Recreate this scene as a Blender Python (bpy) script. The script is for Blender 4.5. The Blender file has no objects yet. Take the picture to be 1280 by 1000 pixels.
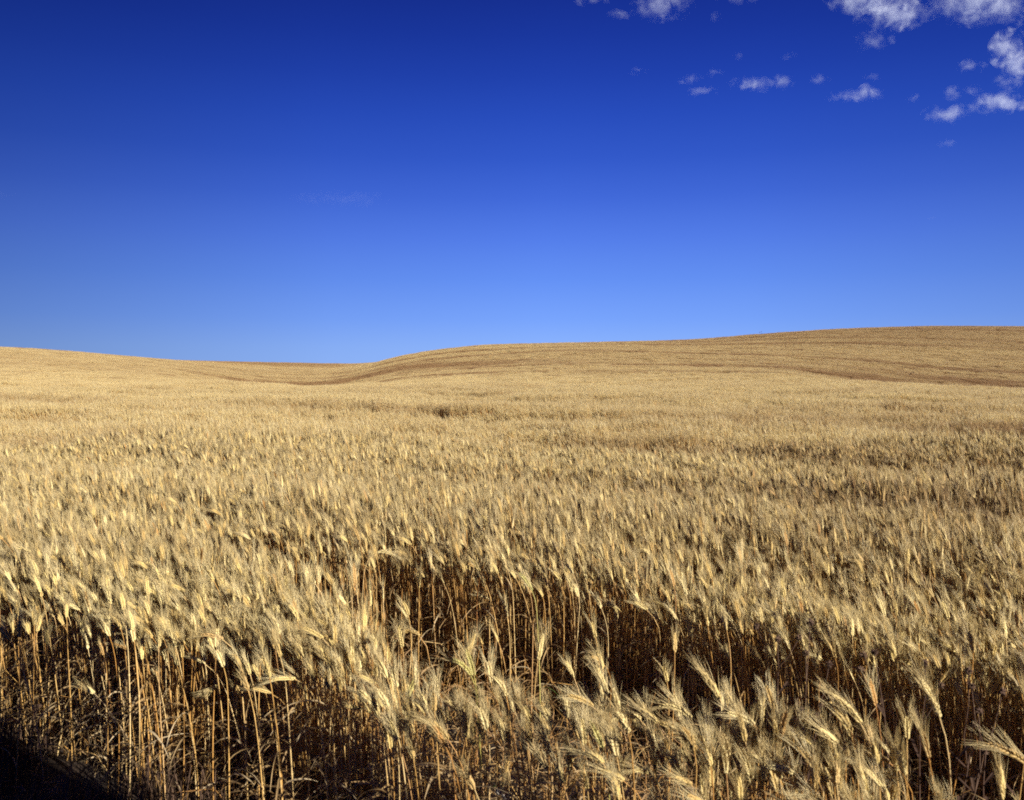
import bpy, math, random
import numpy as np
from mathutils import Vector, Matrix, Euler

SEED = 7
rng = np.random.default_rng(SEED)
random.seed(SEED)
R = math.radians
scene = bpy.context.scene
COL = scene.collection

# ------------------------------------------------------------------ camera
F = 1090.0            # focal length in pixels of a 1280 px wide frame
Y0 = 465.0            # row of the eye level
CAM_Z = 1.55
cam_d = bpy.data.cameras.new("camera")
cam = bpy.data.objects.new("camera", cam_d)
COL.objects.link(cam)
cam.location = (0, 0, CAM_Z)
cam.rotation_euler = (R(90) - math.atan((500 - Y0) / F), 0, 0)
cam_d.sensor_width = 36
cam_d.lens = 36 * F / 1280
cam_d.clip_start = 0.05
cam_d.clip_end = 30000
cam_d.dof.use_dof = True
cam_d.dof.focus_distance = 7.0
cam_d.dof.aperture_fstop = 7.5
scene.camera = cam

# ------------------------------------------------------------------ light
SUN_EL = 22.0
SUN_TO = Vector((0.75, -0.66, 0)).normalized()      # horizontal direction towards the sun
az = math.atan2(SUN_TO.x, SUN_TO.y)
to_sun = Vector((SUN_TO.x * math.cos(R(SUN_EL)), SUN_TO.y * math.cos(R(SUN_EL)), math.sin(R(SUN_EL))))
sd = bpy.data.lights.new("sun", 'SUN')
sd.energy = 5.0
sd.angle = R(0.53)
sd.color = (1.0, 0.92, 0.79)
sun = bpy.data.objects.new("sun", sd)
COL.objects.link(sun)
sun.rotation_euler = to_sun.to_track_quat('Z', 'Y').to_euler()
sun.location = to_sun * 50

world = bpy.data.worlds.new("World")
scene.world = world
world.use_nodes = True
nt = world.node_tree
nt.nodes.clear()
def N(tree, t, **kw):
    n = tree.nodes.new(t)
    for k, v in kw.items():
        setattr(n, k, v)
    return n
SKY_REF = (3.95, 2.92)     # the sky texture's blue straight ahead at the horizon and at the top of the frame
wout = N(nt, 'ShaderNodeOutputWorld')
bg = N(nt, 'ShaderNodeBackground')
sky = N(nt, 'ShaderNodeTexSky')
sky.sky_type = 'NISHITA'
sky.sun_disc = False
sky.sun_elevation = R(SUN_EL)
sky.sun_rotation = az
sky.altitude = 900
sky.air_density = 1.0
sky.dust_density = 0.0
sky.ozone_density = 3.0
# slide film behind a polariser: the sky's own brightness steers a deep blue scale that pales towards the horizon
def srgb(r, g, b): return tuple((c / 255 / 12.92) if c <= 10 else ((c / 255 + .055) / 1.055) ** 2.4 for c in (r, g, b))
SKY_STOPS = [(0.0, srgb(148, 186, 252)), (0.028, srgb(139, 179, 251)), (0.06, srgb(119, 163, 250)), (0.105, srgb(99, 144, 242)), (0.15, srgb(83, 125, 232)), (0.194, srgb(65, 105, 216)),
             (0.236, srgb(50, 89, 201)), (0.278, srgb(40, 77, 188)), (0.318, srgb(32, 65, 172)), (0.356, srgb(26, 55, 157)), (0.392, srgb(22, 47, 143)), (0.6, srgb(13, 30, 105)), (1.0, srgb(10, 24, 90))]
wtc = N(nt, 'ShaderNodeTexCoord'); wsx = N(nt, 'ShaderNodeSeparateXYZ'); nt.links.new(wtc.outputs['Generated'], wsx.inputs[0])
wr = N(nt, 'ShaderNodeValToRGB'); el = wr.color_ramp.elements
while len(el) < len(SKY_STOPS): el.new(0.5)
for k, (p, c) in enumerate(SKY_STOPS): el[k].position = p; el[k].color = (*c, 1)
nt.links.new(wsx.outputs[2], wr.inputs[0])
sepc = N(nt, 'ShaderNodeSeparateColor'); nt.links.new(sky.outputs[0], sepc.inputs[0])
ref = N(nt, 'ShaderNodeMapRange'); ref.inputs[1].default_value = 0.0; ref.inputs[2].default_value = 0.39; ref.inputs[3].default_value = SKY_REF[0]; ref.inputs[4].default_value = SKY_REF[1]
nt.links.new(wsx.outputs[2], ref.inputs[0])
dv = N(nt, 'ShaderNodeMath', operation='DIVIDE'); nt.links.new(sepc.outputs[2], dv.inputs[0]); nt.links.new(ref.outputs[0], dv.inputs[1])
pw = N(nt, 'ShaderNodeMath', operation='POWER'); pw.inputs[1].default_value = 0.05; nt.links.new(dv.outputs[0], pw.inputs[0])
cl_ = N(nt, 'ShaderNodeClamp'); cl_.inputs[1].default_value = 0.6; cl_.inputs[2].default_value = 1.35; nt.links.new(pw.outputs[0], cl_.inputs[0])
scv = N(nt, 'ShaderNodeVectorMath', operation='SCALE'); nt.links.new(wr.outputs[0], scv.inputs[0]); nt.links.new(cl_.outputs[0], scv.inputs['Scale'])
wx = N(nt, 'ShaderNodeMath', operation='MULTIPLY_ADD'); wx.inputs[1].default_value = 0.5; wx.inputs[2].default_value = 0.5; nt.links.new(wsx.outputs[0], wx.inputs[0])
wa = N(nt, 'ShaderNodeValToRGB'); el = wa.color_ramp.elements
while len(el) < 6: el.new(0.5)
for k, (p, c) in enumerate(((0.0, 0.55), (0.24, 0.60), (0.40, 0.90), (0.52, 0.99), (0.63, 0.96), (0.78, 0.78))): el[k].position = p; el[k].color = (c, c, c, 1)  # sky darkened towards both sides, lens falloff painted into its colour
nt.links.new(wx.outputs[0], wa.inputs[0])
wm = N(nt, 'ShaderNodeVectorMath', operation='MULTIPLY'); nt.links.new(scv.outputs[0], wm.inputs[0]); nt.links.new(wa.outputs[0], wm.inputs[1])
sc2 = N(nt, 'ShaderNodeVectorMath', operation='SCALE'); sc2.inputs['Scale'].default_value = 0.503 / 0.15; nt.links.new(wm.outputs[0], sc2.inputs[0])
nt.links.new(sc2.outputs[0], bg.inputs[0])
bg.inputs[1].default_value = 0.15
nt.links.new(bg.outputs[0], wout.inputs[0])

vs = scene.view_settings
vs.view_transform = 'Standard'
vs.look = 'None'
vs.gamma = 1.0
vs.use_curve_mapping = False
vs.exposure = 1.0
cy = scene.cycles
cy.use_denoising = False
cy.pixel_filter_type = 'BLACKMAN_HARRIS'
cy.filter_width = 1.8
cy.max_bounces = 9
cy.diffuse_bounces = 7
cy.glossy_bounces = 2
cy.transmission_bounces = 6
cy.volume_bounces = 3
cy.transparent_max_bounces = 6
cy.sample_clamp_indirect = 4.0
cy.sample_clamp_direct = 8.0
cy.volume_max_steps = 256
scene.render.film_transparent = False

# ------------------------------------------------------------------ small helpers
def tag(o, label=None, cat=None, group=None, kind=None):
    if label: o["label"] = label
    if cat: o["category"] = cat
    if group: o["group"] = group
    if kind: o["kind"] = kind
    return o

def mesh_from(name, V, Fc, mats=(), midx=None, smooth=False, attrs=None):
    """V (n,3) array, Fc list of index tuples"""
    me = bpy.data.meshes.new(name)
    V = np.asarray(V, dtype=np.float32)
    me.vertices.add(len(V))
    me.vertices.foreach_set("co", V.ravel())
    if isinstance(Fc, np.ndarray):
        n, k = Fc.shape
        tot = np.full(n, k, dtype=np.int32)
        loops = Fc.ravel().astype(np.int32)
    else:
        tot = np.array([len(f) for f in Fc], dtype=np.int32)
        loops = np.concatenate([np.asarray(f, dtype=np.int32) for f in Fc]) if len(Fc) else np.zeros(0, np.int32)
    me.loops.add(len(loops))
    me.loops.foreach_set("vertex_index", loops)
    me.polygons.add(len(tot))
    st = np.zeros(len(tot), dtype=np.int32)
    if len(tot): st[1:] = np.cumsum(tot)[:-1]
    me.polygons.foreach_set("loop_start", st)
    me.polygons.foreach_set("loop_total", tot)
    for m in mats: me.materials.append(m)
    if midx is not None:
        me.polygons.foreach_set("material_index", np.asarray(midx, dtype=np.int32))
    if smooth:
        me.polygons.foreach_set("use_smooth", np.ones(len(tot), dtype=bool))
    me.update(calc_edges=True)
    for an, arr in (attrs or {}).items():
        a = me.attributes.new(an, 'FLOAT', 'POINT')
        a.data.foreach_set("value", np.asarray(arr, dtype=np.float32))
    me.validate()
    return me

def smooth(t):
    t = np.clip(t, 0, 1)
    return t * t * (3 - 2 * t)

class VNoise:
    def __init__(self, seed, n=256):
        self.g = np.random.default_rng(seed).random((n, n)); self.n = n
    def __call__(self, x, y):
        x = np.asarray(x, float); y = np.asarray(y, float)
        xi = np.floor(x).astype(int); yi = np.floor(y).astype(int)
        fx = smooth(x - xi); fy = smooth(y - yi)
        n = self.n; g = self.g
        a = g[xi % n, yi % n]; b = g[(xi + 1) % n, yi % n]
        c = g[xi % n, (yi + 1) % n]; d = g[(xi + 1) % n, (yi + 1) % n]
        return (a * (1 - fx) + b * fx) * (1 - fy) + (c * (1 - fx) + d * fx) * fy
    def fbm(self, x, y, o=3):
        s = 0; a = 1; t = 0
        for i in range(o):
            s = s + a * self(x * 2 ** i + 17.3 * i, y * 2 ** i + 5.1 * i); t += a; a *= 0.5
        return s / t
nz1, nz2, nz3, nz4 = VNoise(1), VNoise(2), VNoise(3), VNoise(4)

# ------------------------------------------------------------------ terrain
CROP = 0.72
# rows of the photo (px) at which the crop's top stands for a given column and depth
cols_px = np.array([-200, 0, 160, 260, 330, 390, 440, 500, 560, 620, 720, 850, 960, 1080, 1180, 1280, 1500], float)
deps = np.array([25, 45, 70, 100, 140, 190, 260, 340, 450, 600], float)
TAB = np.array([
    # 25   45   70   100  140  190  260  340  450  600
    [501, 484, 473, 461, 449, 439, 431, 432, 438, 446],   # -200
    [501, 485, 474, 463, 452, 441, 434, 436, 442, 448],   # 0
    [501, 486, 477, 469, 461, 452, 446, 446, 450, 452],   # 160
    [501, 486, 477, 478, 473, 464, 457, 453, 451.5, 454], # 260
    [501, 486, 480, 489, 485, 473, 463, 458, 453, 456],   # 330
    [501, 487, 484, 492, 487, 475, 466, 460, 454, 457],   # 390
    [501, 486, 481, 486, 481, 470, 462, 459, 455, 458],   # 440
    [501, 486, 479, 474, 467, 456, 446, 446, 451, 458],   # 500
    [501, 485, 477, 469, 460, 447, 436, 438, 446, 456],   # 560
    [501, 485, 476, 466, 456, 442, 431, 433, 442, 454],   # 620
    [501, 485, 476, 464, 451, 436, 430, 430, 440, 452],   # 720
    [501, 485, 476, 464, 451, 438, 429, 426, 434, 446],   # 850
    [501, 485, 476, 465, 452, 439, 425, 417, 424, 436],   # 960
    [501, 486, 478, 479, 460, 441, 421, 410, 415, 430],   # 1080
    [501, 487, 483, 489, 471, 445, 421, 408, 412, 428],   # 1180
    [501, 489, 488, 496, 475, 448, 422, 409, 412, 428],   # 1280
    [501, 490, 490, 499, 477, 449, 424, 410, 412, 428],   # 1500
], float)
ZT = CAM_Z - (TAB - Y0) / F * deps[None, :] - CROP
UG = np.linspace(-0.9, 0.9, 181)
DG = np.concatenate([np.linspace(0, 25, 6)[:-1], 25 * (800 / 25) ** np.linspace(0, 1, 140)])
def _interp_tab():
    uc = (cols_px - 640) / F
    # smooth (Catmull-Rom like) interpolation along depth, then along columns
    tmp = np.zeros((len(uc), len(DG)))
    dd = np.concatenate([[0, 12], deps, [800]])
    for i in range(len(uc)):
        zz = np.concatenate([[0.0, 0.0], ZT[i], [ZT[i][-1] - 8]])
        ld = np.log(dd + 12); l = np.log(DG + 12)
        tmp[i] = pchip(ld, zz, l)
    out = np.zeros((len(UG), len(DG)))
    for j in range(len(DG)):
        out[:, j] = pchip(uc, tmp[:, j], UG)
    k = np.exp(-np.linspace(-2, 2, 9) ** 2); k /= k.sum()
    pad = np.pad(out, ((4, 4), (0, 0)), mode='edge')
    out = np.apply_along_axis(lambda a: np.convolve(a, k, mode='valid'), 0, pad)
    return out
def pchip(x, y, xn):
    h = np.diff(x); d = np.diff(y) / h
    m = np.zeros_like(y)
    for i in range(1, len(x) - 1):
        if d[i - 1] * d[i] > 0:
            w1 = 2 * h[i] + h[i - 1]; w2 = h[i] + 2 * h[i - 1]
            m[i] = (w1 + w2) / (w1 / d[i - 1] + w2 / d[i])
    m[0], m[-1] = d[0], d[-1]
    xn = np.clip(xn, x[0], x[-1])
    i = np.clip(np.searchsorted(x, xn) - 1, 0, len(x) - 2)
    t = (xn - x[i]) / h[i]
    return ((1 + 2 * t) * (1 - t) ** 2 * y[i] + t * (1 - t) ** 2 * h[i] * m[i]
            + t * t * (3 - 2 * t) * y[i + 1] + t * t * (t - 1) * h[i] * m[i + 1])
ZG = _interp_tab()

TN = np.array([0.53, 0.848])           # normal of the drill rows
def rowc(x, y):
    w = smooth((np.hypot(x, y) - 30) / 60)
    return TN[0] * x + TN[1] * y + w * (nz3(x / 70 + 9, y / 70 + 3) - 0.5) * 14

def bank(x, y):
    """unseen earth bank added behind the camera to throw a shadow over the verge"""
    t = (x + 1.8) * 0.75 - (y - 3.2) * 0.66; q = x * 0.66 + y * 0.75 + 0.42 * (nz1.fbm(x * 1.3 + 3, y * 1.3, 5) - 0.5)
    prof = smooth((1.98 - q) / 0.85) * smooth((q + 16) / 8) * (3.45 + 0.3 * nz2(q * 0.9 + 7, 0.5))
    return prof * np.exp(-(np.clip(t - 7.0, -20, 0) / 1.3) ** 2) * np.exp(-(np.clip(t - 7.0, 0, 60) / 12.0) ** 2)

def ground_z(x, y, fine=True):
    x = np.asarray(x, float); y = np.asarray(y, float)
    yy = np.clip(y, 0.01, 799)
    u = np.clip(x / np.maximum(yy, 12), -0.9, 0.9)
    fu = (u + 0.9) / 1.8 * (len(UG) - 1); iu = np.clip(fu.astype(int), 0, len(UG) - 2); tu = fu - iu
    j = np.clip(np.searchsorted(DG, yy) - 1, 0, len(DG) - 2)
    tj = (yy - DG[j]) / (DG[j + 1] - DG[j])
    z = ((ZG[iu, j] * (1 - tu) + ZG[iu + 1, j] * tu) * (1 - tj) + (ZG[iu, j + 1] * (1 - tu) + ZG[iu + 1, j + 1] * tu) * tj)
    # shallow lynchets along the wheel tracks: the soil sinks gently, then steps back up
    c = rowc(x, y); l = x * 0.85 - y * 0.53
    near = smooth((60 - np.abs(y)) / 15) * (y > 3)
    def step(c0, run, a): return -a * smooth((c - c0 + run) / run) * smooth((c0 + 0.45 - c) / 0.45)
    k1 = 0.30 + 0.70 * smooth((l + 7) / 10); k2 = np.clip(1.5 * nz1(l * 0.22, 3.7) - 0.15, 0, 1); k3 = np.clip(1.5 * nz1(l * 0.3, 5.7) - 0.15, 0, 1)
    z = z + near * (step(15.6, 3.2, 0.50) * k1 + step(10.2, 1.8, 0.09) * k2 + step(6.5, 1.2, 0.13) * k3 + step(22.5, 4.0, 0.30) * np.clip(1.5 * nz1(l * 0.1, 9.7) - 0.2, 0, 1))
    if fine:
        z = z + 0.05 * (nz2.fbm(x * 1.3, y * 1.3, 3) - 0.5) + bank(x, y) + (nz4.fbm(x * 5, y * 5, 2) - 0.5) * 0.03
    return z

def new_mat(name):
    m = bpy.data.materials.new(name); m.use_nodes = True
    t = m.node_tree; t.nodes.clear()
    return m, t, N(t, 'ShaderNodeOutputMaterial')

def ramp(t, stops):
    r = N(t, 'ShaderNodeValToRGB')
    e = r.color_ramp.elements
    while len(e) < len(stops): e.new(0.5)
    for k, (p, c) in enumerate(stops):
        e[k].position = p; e[k].color = (*c, 1)
    return r

# soil
m_soil, t, o = new_mat("soil")
pb = N(t, 'ShaderNodeBsdfPrincipled'); pb.inputs['Roughness'].default_value = 0.95
tc = N(t, 'ShaderNodeTexCoord')
n1 = N(t, 'ShaderNodeTexNoise'); n1.inputs['Scale'].default_value = 6; n1.inputs['Detail'].default_value = 8
n2 = N(t, 'ShaderNodeTexNoise'); n2.inputs['Scale'].default_value = 60; n2.inputs['Detail'].default_value = 4
mx = N(t, 'ShaderNodeMath', operation='ADD')
t.links.new(tc.outputs['Object'], n1.inputs[0]); t.links.new(tc.outputs['Object'], n2.inputs[0])
t.links.new(n1.outputs[0], mx.inputs[0]); t.links.new(n2.outputs[0], mx.inputs[1])
hf = N(t, 'ShaderNodeMath', operation='MULTIPLY'); hf.inputs[1].default_value = 0.5
t.links.new(mx.outputs[0], hf.inputs[0])
rp = ramp(t, [(0.3, (0.014, 0.008, 0.005)), (0.55, (0.034, 0.019, 0.010)), (0.75, (0.07, 0.042, 0.022))])
t.links.new(hf.outputs[0], rp.inputs[0]); t.links.new(rp.outputs[0], pb.inputs['Base Color'])
bp = N(t, 'ShaderNodeBump'); bp.inputs['Strength'].default_value = 0.7; bp.inputs['Distance'].default_value = 0.03
t.links.new(hf.outputs[0], bp.inputs['Height']); t.links.new(bp.outputs[0], pb.inputs['Normal'])
t.links.new(pb.outputs[0], o.inputs[0])

def build_ground():
    ys = np.concatenate([np.linspace(-60, -4, 15), np.linspace(-3.9, 9, 90), 9.3 * (2500 / 9.3) ** np.linspace(0, 1, 230)])
    ts = np.linspace(-1, 1, 261)
    ts = np.sign(ts) * np.abs(ts) ** 1.5
    W = np.maximum(34, 1.3 * ys + 10)
    X = W[:, None] * ts[None, :]; Yv = np.repeat(ys[:, None], len(ts), 1)
    Z = ground_z(X, Yv)
    far = smooth((Yv - 700) / 1500); Z = Z - far * 30
    V = np.stack([X, Yv, Z], -1).reshape(-1, 3)
    nx = len(ts)
    i = np.arange(len(ys) - 1)[:, None] * nx + np.arange(nx - 1)[None, :]
    Fq = np.stack([i, i + 1, i + 1 + nx, i + nx], -1).reshape(-1, 4)
    g = bpy.data.objects.new("ground", mesh_from("ground", V, Fq, [m_soil], smooth=True))
    COL.objects.link(g); tag(g, "brown soil of the rolling wheat field and its hills", "ground", kind="structure")
build_ground()

# ------------------------------------------------------------------ wheat materials
def straw(name, stops, rough=0.55, trans=0.25, spec=0.35, bump=0.0, brown=(0.33, 0.20, 0.09), noise=260):
    m, t, o = new_mat(name)
    oi = N(t, 'ShaderNodeObjectInfo')
    at = N(t, 'ShaderNodeAttribute'); at.attribute_name = "rnd"
    ad = N(t, 'ShaderNodeMath', operation='ADD'); fr = N(t, 'ShaderNodeMath', operation='FRACT')
    t.links.new(oi.outputs['Random'], ad.inputs[0]); t.links.new(at.outputs['Fac'], ad.inputs[1]); t.links.new(ad.outputs[0], fr.inputs[0])
    rp = ramp(t, stops); t.links.new(fr.outputs[0], rp.inputs[0])
    # streaks of riper and paler crop along the drill rows
    ge = N(t, 'ShaderNodeNewGeometry')
    mp = N(t, 'ShaderNodeMapping'); mp.inputs['Rotation'].default_value = (0, 0, math.atan2(TN[0], TN[1])); mp.inputs['Scale'].default_value = (0.12, 0.55, 0.0)
    nn = N(t, 'ShaderNodeTexNoise'); nn.inputs['Scale'].default_value = 1.0; nn.inputs['Detail'].default_value = 4
    t.links.new(ge.outputs['Position'], mp.inputs[0]); t.links.new(mp.outputs[0], nn.inputs[0])
    mr = N(t, 'ShaderNodeMapRange'); mr.inputs[1].default_value = 0.35; mr.inputs[2].default_value = 0.7; mr.inputs[3].default_value = 0.0; mr.inputs[4].default_value = 0.35
    t.links.new(nn.outputs[0], mr.inputs[0])
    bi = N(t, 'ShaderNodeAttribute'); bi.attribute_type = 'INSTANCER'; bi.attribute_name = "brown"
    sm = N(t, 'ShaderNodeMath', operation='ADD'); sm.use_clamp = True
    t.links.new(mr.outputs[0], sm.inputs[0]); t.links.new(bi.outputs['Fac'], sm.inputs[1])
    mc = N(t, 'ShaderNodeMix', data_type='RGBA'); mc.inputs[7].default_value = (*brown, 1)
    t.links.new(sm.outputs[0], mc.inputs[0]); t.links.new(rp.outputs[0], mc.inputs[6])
    # fine mottling
    fn = N(t, 'ShaderNodeTexNoise'); fn.inputs['Scale'].default_value = noise; fn.inputs['Detail'].default_value = 2
    tc = N(t, 'ShaderNodeTexCoord'); t.links.new(tc.outputs['Object'], fn.inputs[0])
    hs = N(t, 'ShaderNodeHueSaturation')
    vr = N(t, 'ShaderNodeMapRange'); vr.inputs[3].default_value = 0.72; vr.inputs[4].default_value = 1.25
    t.links.new(fn.outputs[0], vr.inputs[0]); t.links.new(vr.outputs[0], hs.inputs['Value']); t.links.new(mc.outputs[2], hs.inputs['Color'])
    pb = N(t, 'ShaderNodeBsdfPrincipled'); pb.inputs['Roughness'].default_value = rough
    pb.inputs['Specular IOR Level'].default_value = spec
    t.links.new(hs.outputs[0], pb.inputs['Base Color'])
    if bump:
        b = N(t, 'ShaderNodeBump'); b.inputs['Strength'].default_value = bump; b.inputs['Distance'].default_value = 0.001
        t.links.new(fn.outputs[0], b.inputs['Height']); t.links.new(b.outputs[0], pb.inputs['Normal'])
    if trans:
        tr = N(t, 'ShaderNodeBsdfTranslucent'); t.links.new(hs.outputs[0], tr.inputs[0])
        ms = N(t, 'ShaderNodeMixShader'); ms.inputs[0].default_value = trans
        t.links.new(pb.outputs[0], ms.inputs[1]); t.links.new(tr.outputs[0], ms.inputs[2]); t.links.new(ms.outputs[0], o.inputs[0])
    else:
        t.links.new(pb.outputs[0], o.inputs[0])
    return m
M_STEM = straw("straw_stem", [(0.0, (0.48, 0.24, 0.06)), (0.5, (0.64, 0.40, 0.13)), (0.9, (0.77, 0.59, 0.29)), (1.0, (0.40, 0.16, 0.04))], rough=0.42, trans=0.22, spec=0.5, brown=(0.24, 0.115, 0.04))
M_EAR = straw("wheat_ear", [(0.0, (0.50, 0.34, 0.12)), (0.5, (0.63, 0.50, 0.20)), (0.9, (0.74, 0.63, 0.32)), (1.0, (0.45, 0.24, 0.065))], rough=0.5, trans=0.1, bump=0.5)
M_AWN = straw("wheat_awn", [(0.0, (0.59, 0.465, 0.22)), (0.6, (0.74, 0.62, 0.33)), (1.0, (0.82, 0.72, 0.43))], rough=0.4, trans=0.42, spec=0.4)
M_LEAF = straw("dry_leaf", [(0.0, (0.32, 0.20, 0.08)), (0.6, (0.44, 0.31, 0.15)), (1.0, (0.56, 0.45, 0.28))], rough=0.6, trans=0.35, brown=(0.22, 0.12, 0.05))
M_GREEN_EAR = straw("unripe_ear", [(0.0, (0.44, 0.40, 0.13)), (1.0, (0.52, 0.48, 0.18))], rough=0.5, trans=0.1, bump=0.5)
M_GREEN_STEM = straw("unripe_stem", [(0.0, (0.40, 0.36, 0.09)), (1.0, (0.50, 0.44, 0.14))], rough=0.42, trans=0.15, spec=0.5)
M_GREEN = straw("green_blade", [(0.0, (0.08, 0.16, 0.035)), (1.0, (0.15, 0.22, 0.06))], rough=0.5, trans=0.35, brown=(0.2, 0.2, 0.06))
M_DARK = straw("dead_weed", [(0.0, (0.06, 0.032, 0.02)), (1.0, (0.10, 0.06, 0.036))], rough=0.8, trans=0.0, brown=(0.07, 0.03, 0.02))
M_FLUFF = straw("seed_fluff", [(0.0, (0.55, 0.5, 0.45)), (1.0, (0.7, 0.66, 0.6))], rough=0.9, trans=0.3, brown=(0.4, 0.35, 0.3))
WM = [M_STEM, M_EAR, M_AWN, M_LEAF]

# ------------------------------------------------------------------ one wheat stalk
class Geo:
    def __init__(self): self.V = []; self.F = []; self.n = 0
    def add(self, V, Fc):
        V = np.asarray(V, float)
        self.V.append(V); self.F += [tuple(i + self.n for i in f) for f in Fc]; self.n += len(V)
    def arr(self): return np.concatenate(self.V) if self.V else np.zeros((0, 3))

def perp(t):
    a = np.array([0, 0, 1.0]) if abs(t[2]) < 0.9 else np.array([0, 1.0, 0])
    b = np.cross(t, a); b /= np.linalg.norm(b)
    return b, np.cross(t, b)

def tube(g, P, rad, k=5, cap=True):
    P = np.asarray(P, float); n = len(P)
    T = np.gradient(P, axis=0); T /= np.linalg.norm(T, axis=1)[:, None] + 1e-12
    b, c = perp(T[0]); V = []
    for i in range(n):
        b = b - T[i] * np.dot(b, T[i]); b /= np.linalg.norm(b); c = np.cross(T[i], b)
        for j in range(k):
            a = 2 * math.pi * j / k
            V.append(P[i] + rad[i] * (math.cos(a) * b + math.sin(a) * c))
    Fc = [(i * k + j, i * k + (j + 1) % k, (i + 1) * k + (j + 1) % k, (i + 1) * k + j) for i in range(n - 1) for j in range(k)]
    if cap: Fc.append(tuple((n - 1) * k + j for j in range(k)))
    g.add(V, Fc)

def ribbon(g, P, wid, side, fold=0.35):
    """a leaf blade: three vertices across, folded along its midrib"""
    P = np.asarray(P, float); n = len(P); V = []
    T = np.gradient(P, axis=0); T /= np.linalg.norm(T, axis=1)[:, None] + 1e-12
    for i in range(n):
        s = side[i] - T[i] * np.dot(side[i], T[i]); s /= np.linalg.norm(s) + 1e-9
        nn = np.cross(T[i], s)
        w = wid[i]
        V += [P[i] - s * w + nn * w * fold, P[i], P[i] + s * w + nn * w * fold]
    Fc = []
    for i in range(n - 1):
        a = i * 3
        Fc += [(a, a + 1, a + 4, a + 3), (a + 1, a + 2, a + 5, a + 4)]
    g.add(V, Fc)

def centreline(rg, H, lean, nod, start=0.62, n=26, wob=0.006, ear=0.085):
    """stalk of arc length H + ear bending towards local +x; returns points and the fraction at which the ear starts"""
    L = H + ear
    s = np.linspace(0, 1, n)
    th = lean * smooth(s * 1.2) + nod * smooth((s - start) / (1 - start)) ** 1.25
    ds = L / (n - 1)
    x = np.concatenate([[0], np.cumsum(np.sin(th[:-1]) * ds)]); z = np.concatenate([[0], np.cumsum(np.cos(th[:-1]) * ds)])
    ph = rg.random() * 6.28; y = wob * np.sin(s * 5 + ph) * s + 0.02 * (rg.random() - 0.5) * s
    return np.stack([x, y, z], 1), H / L

def at_line(P, f):
    f = np.clip(f, 0, 1) * (len(P) - 1); i = int(min(f, len(P) - 2)); t = f - i
    return P[i] * (1 - t) + P[i + 1] * t
def tan_line(P, f):
    a = at_line(P, f - 0.015); b = at_line(P, f + 0.015); d = b - a
    return d / (np.linalg.norm(d) + 1e-12)

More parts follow.
